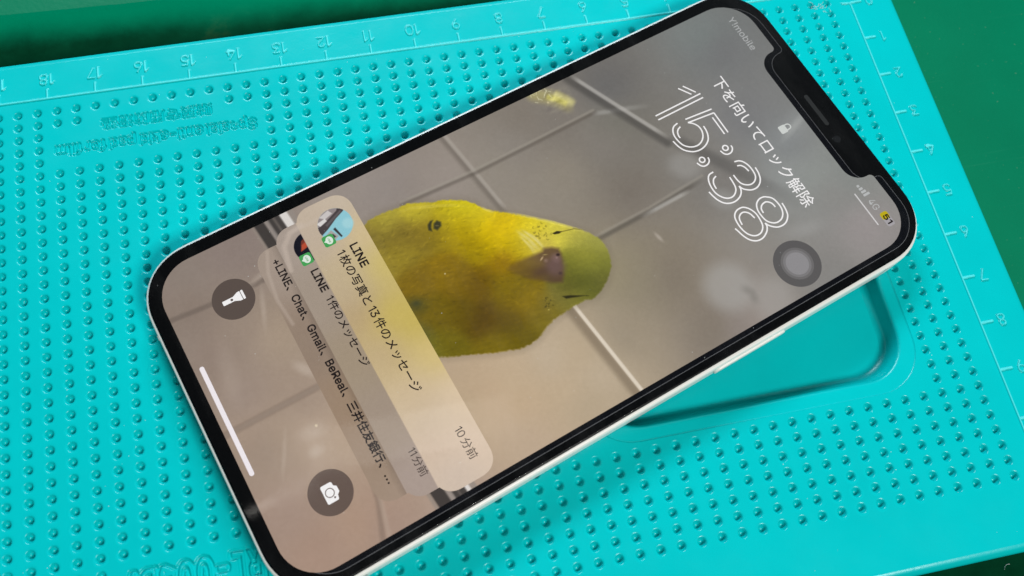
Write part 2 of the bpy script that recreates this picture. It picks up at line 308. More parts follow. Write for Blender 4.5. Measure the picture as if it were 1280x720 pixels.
dimples = []
for k in range(38):
    y = -0.33 - 0.3 * k
    for i in range(0, 58):
        x = -0.22 - 0.4 * i
        if k == 1 and 36 <= i <= 42: continue
        if k in (2, 3, 4) and 34 <= i <= 44: continue
        if k in (32, 33, 34) and 34 <= i <= 42: continue
        if RIM[0] - 0.17 < x < RIM[1] + 0.12 and RIM[2] - 0.12 < y < RIM[3] + 0.15: continue
        if under_phone(x, y, 0.5): continue
        dimples.append((x, y))
NG = 16; RD = 0.15
def ring16(cx, cy, r): return [(cx + r * math.cos(2 * math.pi * (a + .5) / NG), cy + r * math.sin(2 * math.pi * (a + .5) / NG)) for a in range(NG)]
dk = np.array(dimples)
def not_in_dimple(c):
    ok = np.ones(len(c), bool)
    i = np.round((-0.22 - c[:, 0]) / 0.4).astype(int); k = np.round((-0.33 - c[:, 1]) / 0.3).astype(int)
    have = {(int(round((-0.22 - x) / 0.4)), int(round((-0.33 - y) / 0.3))) for x, y in dimples}
    near = (c[:, 0] + 0.22 + 0.4 * i) ** 2 + (c[:, 1] + 0.33 + 0.3 * k) ** 2 < (RD * 0.98) ** 2
    for q in np.nonzero(near)[0]:
        if (int(i[q]), int(k[q])) in have: ok[q] = False
    return ok
loops = [outline(0.16)] + [ring16(x, y, RD) for x, y in dimples]
loops.append(rrect(*RIM, 1.02, 10))
for p in PATCHES.values(): loops.append([(p[0], p[2]), (p[1], p[2]), (p[1], p[3]), (p[0], p[3])])
tv, tf = fill(loops, not_in_dimple)
top = ([(x, y, 0) for x, y in tv], [tuple(t) for t in tf])
prof = [(0.0, MAT_BOTTOM), (0.0, -0.16), (0.012, -0.1), (0.047, -0.047), (0.1, -0.012), (0.16, 0.0)]
sides = rings([[(x, y, z) for x, y in outline(d)] for d, z in prof], False, True)
me = mesh('mat_surface', *top); mpart('mat_surface', me)
me = mesh('mat_edge', *sides, smooth=True); mpart('mat_edge', me)
# rim step and tray
def rl(box, d, r): return rrect(box[0] + d, box[1] - d, box[2] + d, box[3] - d, r - d, 10)
rp = [(RIM, 0.0, 0.0), (RIM, 0.012, -0.012), (RIM, 0.03, -0.02), (RIM, 0.05, -0.02)]
L = [[(x, y, z) for x, y in rl(b, d, 1.02)] for b, d, z in rp]
L += [[(x, y, z) for x, y in rl(POCKET, d, 0.95)] for d, z in ((-0.06, -0.022), (-0.02, -0.03), (0.01, -0.06), (0.03, -0.10), (0.09, -0.32), (0.15, -0.40), (0.24, -0.43))]
v, f = rings(L); f = [t[::-1] for t in f]
nb = len(L[0]); f.append(tuple(len(v) - nb + i for i in range(nb)))
mpart('tray', mesh('tray', v, f, True))

# anti-slip dimples: small cups with a soft lip
DP = [(RD, 0.0), (0.124, 0.0), (0.106, -0.002), (0.090, -0.010), (0.077, -0.030), (0.065, -0.066), (0.048, -0.102), (0.022, -0.118)]
def cup(cx, cy):
    V = []; F = []
    for r, z in DP: V += [(x, y, z) for x, y in ring16(cx, cy, r)]
    V.append((cx, cy, -0.120)); n = len(DP)
    for k in range(n - 1):
        for i in range(NG):
            j = (i + 1) % NG; F.append((k * NG + i, k * NG + j, (k + 1) * NG + j, (k + 1) * NG + i)[::1])
    for i in range(NG): F.append(((n - 1) * NG + i, (n - 1) * NG + (i + 1) % NG, n * NG))
    return V, F
cam_p = np.array([-12.312, -12.146, 19.585]); Rm = np.array(Rwc)
def pix(x, y, z=0):
    q = Rm @ (np.array([x, y, z]) - cam_p)
    return 593.08 + 1272.15 * q[0] / -q[2], 252.75 - 1272.15 * q[1] / -q[2], -q[2]
def seen(x, y):
    u, v, d = pix(x, y); return -4 < u < 1284 and -4 < v < 724 and not under_phone(x, y, -0.05)
order = sorted(dimples, key=lambda p: (not seen(*p), pix(*p)[2]))
cup_me = mesh('dimple', *cup(0, 0), smooth=True)
for x, y in order[:300]: mpart('dimple', cup_me, SILICONE, (x, y, 0))
rest = mpart('dimple_field', mesh('dimple_field', *join([cup(x, y) for x, y in order[300:]]), smooth=True)); rest['kind'] = 'stuff'

# lettering moulded into the pad: letters standing in a recessed halo
def relief(box, body, x_right, x_left, y_base, y_cap, step, halo, depth, bold):
    v, f = glyphs(body, offset=bold)
    a, b = v[:, 0].min(), v[:, 0].max()
    hi = v[:, 1].max() if body.startswith('R') or ord(body[0]) > 255 else glyphs('S')[0][:, 1].max()
    lo = v[:, 1].min() if ord(body[0]) > 255 else 0.0
    gx = x_right + (v[:, 0] - a) / (b - a) * (x_left - x_right)           # reads the other way up
    gy = y_base + (v[:, 1] - lo) / (hi - lo) * (y_cap - y_base)
    nx = int(round((box[1] - box[0]) / step)); ny = int(round((box[3] - box[2]) / step))
    ink = np.zeros((ny + 1, nx + 1), bool)
    xs = box[0] + np.arange(nx + 1) * (box[1] - box[0]) / nx; ys = box[2] + np.arange(ny + 1) * (box[3] - box[2]) / ny
    for t in f:
        for q in range(1, len(t) - 1):
            P = np.array([(gx[t[0]], gy[t[0]]), (gx[t[q]], gy[t[q]]), (gx[t[q + 1]], gy[t[q + 1]])])
            i0 = np.searchsorted(xs, P[:, 0].min() - step); i1 = np.searchsorted(xs, P[:, 0].max() + step)
            j0 = np.searchsorted(ys, P[:, 1].min() - step); j1 = np.searchsorted(ys, P[:, 1].max() + step)
            if i1 <= i0 or j1 <= j0: continue
            XX, YY = np.meshgrid(xs[i0:i1], ys[j0:j1])
            s = []
            for e in range(3):
                (ax, ay), (bx, by) = P[e], P[(e + 1) % 3]
                s.append((bx - ax) * (YY - ay) - (by - ay) * (XX - ax))
            ink[j0:j1, i0:i1] |= ((s[0] >= 0) & (s[1] >= 0) & (s[2] >= 0)) | ((s[0] <= 0) & (s[1] <= 0) & (s[2] <= 0))
    r = int(round(halo / step)); wide = np.zeros_like(ink)
    for dj in range(-r, r + 1):
        for di in range(-r, r + 1):
            if di * di + dj * dj <= r * r: wide |= np.roll(np.roll(ink, dj, 0), di, 1)
    h = np.where(wide, -depth, 0.0); h = np.where(ink, 0.004, h)
    for _ in range(2):
        p = np.pad(h, 1, mode='edge')
        h = (p[1:-1, 1:-1] * 2 + p[:-2, 1:-1] + p[2:, 1:-1] + p[1:-1, :-2] + p[1:-1, 2:]) / 6
    h[0, :] = h[-1, :] = 0; h[:, 0] = h[:, -1] = 0
    V = [(xs[i], ys[j], h[j, i]) for j in range(ny + 1) for i in range(nx + 1)]
    W = nx + 1
    F = [(j * W + i, j * W + i + 1, (j + 1) * W + i + 1, (j + 1) * W + i) for j in range(ny) for i in range(nx)]
    return V, F
mpart('moulded_lettering', mesh('moulded_lettering', *relief(PATCHES['cn'], '贴膜专用防滑垫', -14.62, -16.92, -0.68, -0.94, 0.008, 0.024, 0.034, 0.0), smooth=True))
mpart('moulded_lettering', mesh('moulded_lettering', *relief(PATCHES['en'], 'Special anti-skid pad for film', -13.72, -17.88, -1.19, -1.42, 0.008, 0.03, 0.038, 0.004), smooth=True))
mpart('moulded_lettering', mesh('moulded_lettering', *relief(PATCHES['rl'], 'RL-004DP', -14.6, -17.1, -9.97, -10.5, 0.010, 0.058, 0.045, 0.008), smooth=True))

PALE_SILICONE, *_ = material('paler_silicone', (0.07, 0.70, 0.72), 0.4, 0.3)     # the raised marks are paler than the pad
# rulers: lines, ticks and numerals raised in two strips of the surface
def raised_scale(box, step, bars, figures, depth):
    nx = int(round((box[1] - box[0]) / step)); ny = int(round((box[3] - box[2]) / step))
    xs = np.linspace(box[0], box[1], nx + 1); ys = np.linspace(box[2], box[3], ny + 1)
    h = np.zeros((ny + 1, nx + 1))
    def window(x0, x1, y0, y1):
        return slice(*np.searchsorted(ys, (y0, y1))), slice(*np.searchsorted(xs, (x0, x1)))
    for x0, y0, x1, y1, wd in bars:                                     # bars with a round top
        sj, si = window(min(x0, x1) - wd, max(x0, x1) + wd, min(y0, y1) - wd, max(y0, y1) + wd)
        XX, YY = np.meshgrid(xs[si], ys[sj]); l = math.hypot(x1 - x0, y1 - y0)
        t = np.clip(((XX - x0) * (x1 - x0) + (YY - y0) * (y1 - y0)) / l ** 2, 0, 1)
        d = np.hypot(XX - x0 - t * (x1 - x0), YY - y0 - t * (y1 - y0)) / (wd / 2)
        h[sj, si] = np.maximum(h[sj, si], depth * np.sqrt(np.clip(1.15 - d * d, 0, 1)))
    for txt, cx, cy, hh in figures:
        v, f = glyphs(txt, offset=-0.004, inter=True); m0 = v.min(0); m1 = v.max(0); sc = hh / (m1[1] - m0[1])
        gx = cx - (v[:, 0] - (m0[0] + m1[0]) / 2) * sc; gy = cy - (v[:, 1] - (m0[1] + m1[1]) / 2) * sc
        for t in f:
            for q in range(1, len(t) - 1):
                P = np.array([(gx[t[0]], gy[t[0]]), (gx[t[q]], gy[t[q]]), (gx[t[q + 1]], gy[t[q + 1]])])
                sj, si = window(P[:, 0].min() - step, P[:, 0].max() + step, P[:, 1].min() - step, P[:, 1].max() + step)
                XX, YY = np.meshgrid(xs[si], ys[sj]); s = []
                for e in range(3):
                    (ax, ay), (bx, by) = P[e], P[(e + 1) % 3]; s.append((bx - ax) * (YY - ay) - (by - ay) * (XX - ax))
                k = ((s[0] >= 0) & (s[1] >= 0) & (s[2] >= 0)) | ((s[0] <= 0) & (s[1] <= 0) & (s[2] <= 0))
                h[sj, si] = np.where(k, depth, h[sj, si])
    p = np.pad(h, 1, mode='edge'); h = (p[1:-1, 1:-1] * 3 + p[:-2, 1:-1] + p[2:, 1:-1] + p[1:-1, :-2] + p[1:-1, 2:]) / 7
    h[0, :] = h[-1, :] = 0; h[:, 0] = h[:, -1] = 0
    V = np.stack([np.broadcast_to(xs, h.shape), np.broadcast_to(ys[:, None], h.shape), h], -1).reshape(-1, 3); W = nx + 1
    J, I = np.mgrid[0:ny, 0:nx]; a = (J * W + I).ravel()
    me = mesh('ruler_scale', V, np.stack([a, a + 1, a + W + 1, a + W], 1), True)
    me.materials.append(SILICONE); me.materials.append(PALE_SILICONE)
    deep = (h[:-1, :-1] + h[1:, :-1] + h[:-1, 1:] + h[1:, 1:]).ravel() / 4 > depth * .5
    me.polygons.foreach_set('material_index', deep.astype(np.int32)); return me
bars = [(-24.0, 0, -0.05, 0, 0.045)] + [(-n, 0.03, -n, 0.22, 0.042) for n in range(1, 24)]
mpart('ruler_scale', raised_scale(PATCHES['top'], 0.01, bars, [(str(n), -n, 0.475, 0.27) for n in range(1, 24)], 0.028))
bars = [(0.336, -0.41, 0.336, -12.1, 0.04), (0.14, -0.395, 0.29, -0.41, 0.055)] + [(0.375, -0.40 - n, 0.60, -0.395 - n, 0.06) for n in range(0, 12)]
mpart('ruler_scale', raised_scale(PATCHES['side'], 0.01, bars, [(str(n), 0.81, -0.40 - n, 0.26) for n in range(0, 12)], 0.03))

# ---------------------------------------------------------------- the phone
phone = thing('smartphone', 'white framed notched smartphone with a yellow bird on its lit lock screen', 'phone', (PC[0], PC[1], 0), TH - math.pi / 2)
def X(u): return (u - 195) * PT
def Y(v): return (422 - v) * PT
def ppart(name, me, mat, parent=None, loc=(0, 0, 0)): return obj(name, me, mat, parent or phone, loc)

frame_m, nt, b = material('white_aluminium', (0.84, 0.85, 0.81), 0.32, 0.5)
FX, FT, FB = 3.575, Y(-24.5), Y(863.8)
def fl(d, z, r=1.2): return [(x, y, z) for x, y in rrect(-FX + d, FX - d, FB + d, FT - d, r - d, 14, 2.15)]
v, f = rings([fl(.13, 0), fl(.05, .02), fl(.012, .06), fl(0, .12), fl(0, .64), fl(.006, .68), fl(.022, .712), fl(.045, .725), fl(.11, .728)], True, True)
ppart('frame', mesh('frame', v, f, True), frame_m)
band_m, *_ = material('pale_grey_plastic', (0.50, 0.52, 0.50), 0.5, 0.4)
def box(x0, x1, y0, y1, z0, z1):
    V = [(x, y, z) for z in (z0, z1) for x, y in ((x0, y0), (x1, y0), (x1, y1), (x0, y1))]
    return V, [(3, 2, 1, 0), (4, 5, 6, 7), (0, 1, 5, 4), (1, 2, 6, 5), (2, 3, 7, 6), (3, 0, 4, 7)]
for x0, x1, y0, y1 in ((-FX - .004, -FX + .04, Y(774), Y(768)), (FX - .04, FX + .004, Y(780), Y(774)), (FX - .04, FX + .004, Y(62), Y(56)), (-FX - .004, -FX + .04, Y(62), Y(56)),
                       (X(67), X(73), FB - .004, FB + .04), (X(319), X(325), FT - .04, FT + .004)):
    ppart('antenna_band', mesh('antenna_band', *box(x0, x1, y0, y1, 0.09, 0.674)), band_m)
v, f = slab(Y(318), Y(213.5), -0.14, 0.14, 0.13, 0, 0.045, 0.02, 6)           # power key on the long side
v = [(FX + c - 0.004, a, 0.40 + bb) for a, bb, c in v]
ppart('power_button', mesh('power_button', v, f, True), frame_m)

bez_m, nt, b = material('black_bezel', (0.001, 0.001, 0.0015), 0.3, 0.06)
GX0, GX1, GT, GB = -3.5, 3.5, Y(-21.0), Y(860.3)
v, f = slab(GX0, GX1, GB, GT, 1.12, 0.70, 0.788, 0.03, 14, 2.15)
ppart('bezel', mesh('bezel', v, f), bez_m)

def display_loop(du=0.0, dv=0.0):
    """display outline with the notch, in display points, counter-clockwise"""
    P = []
    def arc(cx, cy, r, a0, a1, n=12):
        for k in range(n + 1):
            a = math.radians(a0 + (a1 - a0) * k / n); P.append((cx + r * math.cos(a) + du, cy - r * math.sin(a) + dv))
    arc(343, 47, 47, 0, 90); arc(306.5, 6, 6, 90, 180, 6); arc(278.5, 8, 22, 0, -90, 8)
    arc(116.5, 8, 22, -90, -180, 8); arc(88.5, 6, 6, 0, 90, 6); arc(47, 47, 47, 90, 180)
    arc(47, 797, 47, 180, 270); arc(343, 797, 47, 270, 360)
    return P
def pts(L): return [(X(u), Y(v)) for u, v in L]
line_m, *_ = material('grey_ghost_edge', (0.22, 0.23, 0.25), 0.3, 0.5)
navy_m, *_ = material('dark_blue_ghost', (0.0025, 0.003, 0.007), 0.2, 0.3)
def grow(L, d):
    L = np.array(L); a = np.roll(L, -1, 0) - np.roll(L, 1, 0); n = np.c_[a[:, 1], -a[:, 0]]
    n /= np.linalg.norm(n, axis=1, keepdims=True) + 1e-9
    return [tuple(p) for p in L + n * d]
P6 = pts(display_loop(6.2, -8.6))  # ghost reflection of the display outline, modelled as two thin sheets
ppart('ghost_edge', mesh('ghost_edge', *flat([grow(P6, 0.006)], 0.7885)), line_m)
ppart('ghost_border', mesh('ghost_border', *flat([grow(P6, -0.006)], 0.7888)), navy_m)

# ---- painting the lock screen picture with numpy -------------------------------------------
RES = 2.0; PW, PH = int(390 * RES), int(844 * RES)
UU, VV = np.meshgrid((np.arange(PW) + .5) / RES, (np.arange(PH) + .5) / RES)   # row 0 = top of the display
def vnoise(cell_u, cell_v, seed, octaves=3, rot=0.0):
    r = np.random.default_rng(seed); out = np.zeros_like(UU); amp = 1.0; tot = 0
    c, s = math.cos(rot), math.sin(rot); A = UU * c + VV * s; B = -UU * s + VV * c
    for o in range(octaves):
        gu, gv = cell_u / 2 ** o, cell_v / 2 ** o
        a = A / gu; bq = B / gv; ia = np.floor(a).astype(int); ib = np.floor(bq).astype(int); fa = a - ia; fb = bq - ib
        fa = fa * fa * (3 - 2 * fa); fb = fb * fb * (3 - 2 * fb)
        T = r.random((512, 512)); g = lambda i, j: T[i % 512, j % 512]
        out += amp * ((g(ia, ib) * (1 - fa) + g(ia + 1, ib) * fa) * (1 - fb) + (g(ia, ib + 1) * (1 - fa) + g(ia + 1, ib + 1) * fa) * fb)
        tot += amp; amp *= 0.55
    return out / tot - 0.5
def idw(cps, p=3.0, soft=12.0, U=None, V=None):
    U = UU if U is None else U; V = VV if V is None else V
    num = np.zeros((*U.shape, 3)); den = np.zeros(U.shape)
    for u, v, r, g, bl in cps:
        wgt = 1.0 / ((U - u) ** 2 + (V - v) ** 2 + soft ** 2) ** (p / 2)
        den += wgt; num += wgt[..., None] * np.array([r, g, bl], float)
    return num / den[..., None]
def blend(cps, sigma, U, V):
    """smooth blend of colour samples"""
    num = np.zeros((*U.shape, 3)); den = np.zeros(U.shape)
    for u, v, r, g, bl in cps:
        q = ((U - u) ** 2 + (V - v) ** 2) / sigma ** 2; wgt = np.exp(-q / 2) + 1e-3 / (1 + q) ** 2
        den += wgt; num += wgt[..., None] * np.array([r, g, bl], float)
    return num / den[..., None]
def seg_dist(poly, U, V):
    """distance to an open polyline, signed by side, and the parameter along it"""
    best = np.full(U.shape, 1e9); sgn = np.zeros(U.shape); par = np.zeros(U.shape); acc = 0.0
    ln = [math.dist(a, b) for a, b in zip(poly, poly[1:])]; T = sum(ln)
    for (a, b), l in zip(zip(poly, poly[1:]), ln):
        du, dv = (b[0] - a[0]) / l, (b[1] - a[1]) / l
        t = np.clip((U - a[0]) * du + (V - a[1]) * dv, 0, l)
        d = np.hypot(U - a[0] - t * du, V - a[1] - t * dv); k = d < best
        best = np.where(k, d, best); sgn = np.where(k, np.sign((U - a[0]) * dv - (V - a[1]) * du), sgn); par = np.where(k, (acc + t) / T, par)
        acc += l
    return best, sgn, par
def over(img, rgb, alpha): img += (np.array(rgb, float) - img) * np.clip(alpha, 0, 1)[..., None]
def box_of(poly, m):
    P = np.array(poly); lo = np.maximum(((P.min(0) - m) * RES).astype(int), 0); hi = np.maximum(((P.max(0) + m) * RES).astype(int) + 2, 0)
    return slice(lo[1], hi[1]), slice(lo[0], hi[0])
def stroke(img, poly, rgb, width, alpha, soft=2.0, off=0.0, fade=(0.0, 0.0)):
    B = box_of(poly, width + soft + abs(off) + 2)
    d, s, t = seg_dist(poly, UU[B], VV[B]); d = np.abs(d * np.where(s == 0, 1, s) - off)
    x = np.clip((width / 2 - d) / soft + 0.5, 0, 1); a = alpha * x * x * (3 - 2 * x)
    if fade[0]: a = a * np.clip(t / fade[0], 0, 1)
    if fade[1]: a = a * np.clip((1 - t) / fade[1], 0, 1)
    over(img[B], rgb, a)
def poly_mask(poly, soft=1.0):
    B = box_of(poly, soft + 2); U, V = UU[B], VV[B]; poly = [tuple(p) for p in poly]
    r = np.zeros(U.shape, bool)
    for (x1, y1), (x2, y2) in zip(poly, poly[1:] + poly[:1]):
        r ^= ((y1 > V) != (y2 > V)) & (U < (x2 - x1) * (V - y1) / (y2 - y1 + 1e-12) + x1)
    d, *_ = seg_dist(poly + poly[:1], U, V); out = np.zeros(UU.shape)
    out[B] = np.clip(np.where(r, d, -d) / soft + 0.5, 0, 1); return out
def blob(img, u, v, ru, rv, rgb, alpha, rot=0.0, soft=0.5):
    m = max(ru, rv) + 1; B = box_of([(u, v)], m)
    c, s = math.cos(rot), math.sin(rot); a = (UU[B] - u) * c + (VV[B] - v) * s; b2 = -(UU[B] - u) * s + (VV[B] - v) * c
    x = np.clip((1 - np.hypot(a / ru, b2 / rv)) / soft, 0, 1); over(img[B], rgb, alpha * x * x * (3 - 2 * x))

grain = vnoise(3, 3, 11, 2); cloud = vnoise(70, 70, 12, 4)
pic = idw(DATA['base'], 3.0, 24) * np.array([1.045, 1.03, 1.02]); pic += (cloud * 9 + grain * 5)[..., None]  # grey glass sheen at upper right painted in with the base samples
# tile joints
J = {k: [tuple(q) for q in DATA[k]] for k in ('J1', 'J2', 'J2b', 'J3', 'J3b', 'J4', 'J4b', 'J5')}
def side(poly, d):                                            # the same line moved sideways by d points
    return [(u + d * (poly[-1][1] - poly[0][1]) / math.dist(poly[0], poly[-1]), v - d * (poly[-1][0] - poly[0][0]) / math.dist(poly[0], poly[-1])) for u, v in poly]
stroke(pic, side(J['J1'], -4.5), (96, 88, 80), 8, .42, 7); stroke(pic, J['J1'], (182, 174, 164), 5, .6, 4, 0, (.1, .1))
stroke(pic, J['J2'], (94, 86, 78), 5, .5, 5); stroke(pic, side(J['J2'], 3.8), (166, 159, 147), 3.5, .45, 3); stroke(pic, J['J2b'], (170, 168, 163), 6, .55, 5, 0, (.15, .5))
stroke(pic, side(J['J3'], -7), (76, 73, 70), 11, .6, 9); stroke(pic, J['J3'], (190, 186, 180), 5.5, .7, 4, 0, (.1, .15))
stroke(pic, J['J3b'], (88, 86, 84), 17, .5, 13, 0, (.1, .6))
stroke(pic, J['J4'], (86, 81, 74), 6, .55, 5.5, 0, (.02, .15)); stroke(pic, side(J['J4b'], -5), (196, 193, 187), 5, .6, 4, 0, (.3, .2)); stroke(pic, side(J['J4'], 4.5), (168, 162, 150), 3.5, .4, 3.5)
stroke(pic, side(J['J5'], -7), (112, 98, 80), 12, .5, 10); stroke(pic, J['J5'], (236, 224, 206), 4.6, .85, 2.8)
stroke(pic, [(208.9, 846), (209, 787), (209, 728), (207, 690)], (108, 92, 80), 7, .5, 6); stroke(pic, [(205, 846), (205, 787), (205, 728)], (178, 162, 148), 5, .35, 4, -4)
stroke(pic, [(60, 848), (64, 800), (66, 740), (64, 690)], (104, 92, 84), 6, .5, 4.5); stroke(pic, [(322, 724), (352, 730), (392, 745)], (120, 104, 92), 6, .4, 5); stroke(pic, [(330, 722), (392, 737)], (186, 168, 152), 5, .4, 4)
# metal rail behind the notifications
for (l0, l1, r0, r1, rgb, al) in ((663, 671, 629, 636, (152, 142, 134), .8), (670, 681, 636, 642, (232, 228, 224), .9), (680, 696, 641, 656, (62, 58, 56), .9), (694, 701, 655, 662, (150, 142, 136), .75),
                                  (700, 713, 661, 676, (58, 54, 52), .9), (712, 716, 676, 680, (150, 138, 128), .7), (686, 689, 648, 650, (112, 104, 98), .7)):
    over(pic, rgb, al * poly_mask([(-3, l0), (393, r0), (393, r1), (-3, l1)], 2.5))
# glass glare and reflections painted in as pale patches and streaks; small smears
pa = DATA['patch']
blob(pic, *pa[8], 120, 95, (160, 158, 155), .18, .4, 1.0)
blob(pic, *pa[0], 26, 32, (166, 164, 160), .48, .5, .7); blob(pic, *pa[1], 20, 26, (164, 164, 161), .42, .8, .7); blob(pic, *pa[2], 16, 44, (172, 171, 169), .35, .2, 1.0)
blob(pic, *pa[3], 44, 44, (174, 172, 168), .60, .5, .62); blob(pic, *pa[4], 46, 40, (172, 169, 165), .50, .3, .75); stroke(pic, [(pa[5][0] - 16, pa[5][1] + 9), tuple(pa[5]), (pa[5][0] + 17, pa[5][1] + 5)], (128, 124, 118), 9, .5, 9, 0, (.3, .3))
blob(pic, *pa[6], 12, 4, (192, 182, 170), .6, -.2, .9); blob(pic, *pa[7], 8, 42, (186, 188, 184), .55, -.35, 1.0); blob(pic, pa[7][0], pa[7][1], 26, 60, (160, 163, 163), .35, -.3, 1.0)
for u, v, ru, rv, rot, al in ((150, 812, 60, 16, .2, .16), (184, 735, 24, 10, -.6, .45), (250, 758, 14, 26, .1, .3), (272, 764, 10, 14, 0, .4), (258, 796, 40, 4, .5, .25), (96, 745, 40, 5, .35, .3), (60, 735, 30, 6, 1.2, .25)):
    blob(pic, u, v, ru, rv, (205, 190, 176), al, rot, .9)
for u, v in ((247, 752), (20, 312)): blob(pic, u, v, 2, 2, (235, 220, 190), .7)
# a blurred yellow feathery blob at the edge
yel = vnoise(5, 9, 21, 3)
F = [tuple(q) for q in DATA['feather']]
stroke(pic, F[:5], (186, 176, 112), 19, .65, 14, 0, (.0, .2)); stroke(pic, [F[5], F[6], F[4]], (214, 206, 140), 10, .75, 8, 0, (.1, .15))
stroke(pic, F[1:4], (208, 200, 110), 8, .8, 6, 0, (.1, .1))
m2 = np.clip(1 - np.hypot((UU - F[2][0]) / 26, (VV - F[2][1]) / 26), 0, 1); pic += (yel * 110 * m2)[..., None] * np.array([1, 1, .75])
for q in range(16):
    u, v = F[0][0] + RNG.uniform(-2, 16), F[0][1] + RNG.uniform(-22, 6); stroke(pic, [(u, v), (u - RNG.uniform(2, 7), v + RNG.uniform(-6, 6))], (226, 222, 186), 1.1, .6, 1.0)
# the yellow bird
bird = [tuple(p) for p in DATA['bird']]
u0, u1, v0, v1 = int(40 * RES), int(290 * RES), int(345 * RES), int(640 * RES)
bc = np.zeros_like(pic); bc[v0:v1, u0:u1] = blend([(u, v, r * (1.13 if r < 115 else 1.03), g * (1.18 if r < 115 else 1.04), b_) for u, v, r, g, b_ in DATA['birdc']], 11.5, UU[v0:v1, u0:u1], VV[v0:v1, u0:u1])
warp = vnoise(40, 40, 31, 2) * 26
fe = vnoise(2.2, 17, 32, 3, .25); fe2 = vnoise(4.5, 24, 33, 3, -.35); soft_n = vnoise(16, 24, 34, 3)
capm = np.clip((400 - VV) / 30 + (UU - 180) / 90, 0, 1)
bc *= (1 + (fe * .10 + fe2 * .07) * (1 - .6 * capm) + soft_n * .06 + grain * .08)[..., None]
edge = vnoise(2.5, 2.5, 35, 2) * 2.2
d, *_ = seg_dist(bird + bird[:1], UU, VV); bm = poly_mask(bird, 1.2)
inside = bm > .5; bm = np.clip(np.where(inside, d, -d) / 2.4 + .5 + edge * .4, 0, 1)
over(pic, (118, 106, 88), .25 * np.clip(1 - d / 9, 0, 1) * (~inside))
pic = pic * (1 - bm[..., None]) + bc * bm[..., None]
# folds of plumage
def plume(poly, rgb, wd, al): stroke(pic, poly, rgb, wd, al, 1.4, 0, (.3, .3))
for q in range(150):
    u, v = RNG.uniform(70, 235), RNG.uniform(445, 610); lum = RNG.uniform(-1, 1)
    L = RNG.uniform(5, 13); a = RNG.uniform(1.1, 2.1) + (u - 150) * .004
    sl = slice(max(int((v - 20) * RES), 0), int((v + 20) * RES)); su = slice(max(int((u - 20) * RES), 0), int((u + 20) * RES))
    p = [(u, v), (u + L * .5 * math.cos(a) + 1.5, v + L * .5 * math.sin(a)), (u + L * math.cos(a), v + L * math.sin(a))]
    dd, _, tt = seg_dist(p, UU[sl, su], VV[sl, su]); al = .16 * np.clip((1.1 - dd) / 1.2 + .3, 0, 1) * np.minimum(tt, 1 - tt) * 3 * bm[sl, su]
    tgt = pic[sl, su] * (1.45 if lum > 0 else .55); pic[sl, su] += (tgt - pic[sl, su]) * np.clip(al, 0, .5)[..., None]
plume([(64, 560), (66, 538), (76, 514), (87, 490), (101, 470)], (222, 206, 90), 4, .35)
plume([(119, 447), (140, 421), (165, 393), (190, 369), (206, 357)], (236, 224, 120), 4, .4)
plume([(104, 461), (112, 457), (121, 449)], (236, 220, 130), 3, .45)
for q in range(420):                                          # fine barbs
    u, v = RNG.uniform(62, 262), RNG.uniform(372, 628); L = RNG.uniform(3, 8); a = 1.9 + (u - 150) * .005 + RNG.normal(0, .35)
    p = [(u, v), (u + L * math.cos(a), v + L * math.sin(a))]; B = box_of(p, 2)
    if pic[B].size == 0: continue
    dd, _, tt = seg_dist(p, UU[B], VV[B]); al = .14 * np.clip((.75 - dd) / .8 + .2, 0, 1) * np.minimum(tt, 1 - tt) * 3 * bm[B] * (.5 if v < 420 and u > 190 else 1)
    pic[B] += (pic[B] * (1.5 if RNG.random() < .6 else .55) - pic[B]) * np.clip(al, 0, .45)[..., None]
# wing spots
for k, sf in (('spotL', 2.2), ('spotR', 2.6)): over(pic, (46, 48, 40), .85 * poly_mask(DATA[k], sf))
sr = np.mean(DATA['spotR'], 0); blob(pic, sr[0] + .5, sr[1] + .5, 1.3, 3.4, (120, 110, 66), .6, .5)
# dusky patch low on the breast
blob(pic, 178, 590, 18, 24, (66, 70, 44), .55, .5, 1.0); blob(pic, 176, 588, 6, 10, (54, 62, 50), .45, .3, 1.0)
# face: pale ruff, beak, cere, nostrils, eyes
for i, poly in enumerate(DATA['ruff']): stroke(pic, [tuple(q) for q in poly], (232, 220, 150), (4.2, 3.4, 3.0, 2.4, 2.4)[i], (.55, .5, .45, .45, .4)[i], 2.4, 0, (.25, .3))
for q in range(20):
    u, v = RNG.uniform(160, 182), RNG.uniform(403, 422); a = RNG.uniform(0, 3)
    stroke(pic, [(u, v), (u + 1.6 * math.cos(a), v + 1.6 * math.sin(a)), (u + 2.6 * math.cos(a + .8), v + 2.6 * math.sin(a + .8))], (92, 82, 26), .9, .45, .9)
beak = [tuple(p) for p in DATA['beak']]
tip = np.clip((474 - VV) / 46, 0, 1); over(pic, (92, 68, 54), .86 * poly_mask(beak, 5.0) * (.35 + .65 * tip))
blob(pic, 214, 421, 19, 18, (112, 88, 84), .85, .4, .8); blob(pic, 206, 414, 10, 9, (136, 108, 106), .6, 0, .9); blob(pic, 212, 440, 9, 16, (84, 62, 56), .5, .2, 1.0)
blob(pic, 198.5, 430, 1.8, 5.5, (222, 194, 150), .7, -.5, .9); blob(pic, 203, 427, 4, 4, (158, 130, 118), .5, 0, .9); blob(pic, 196, 424, 1.2, 5, (214, 196, 120), .5, .4, .9)
blob(pic, 203.6, 410.3, 2.6, 3.4, (46, 32, 34), .85, .4, .8); blob(pic, 225, 420, 3.2, 3.8, (66, 50, 52), .6, .2, .9); blob(pic, 206, 413.6, 1.8, 1.8, (164, 134, 130), .5)
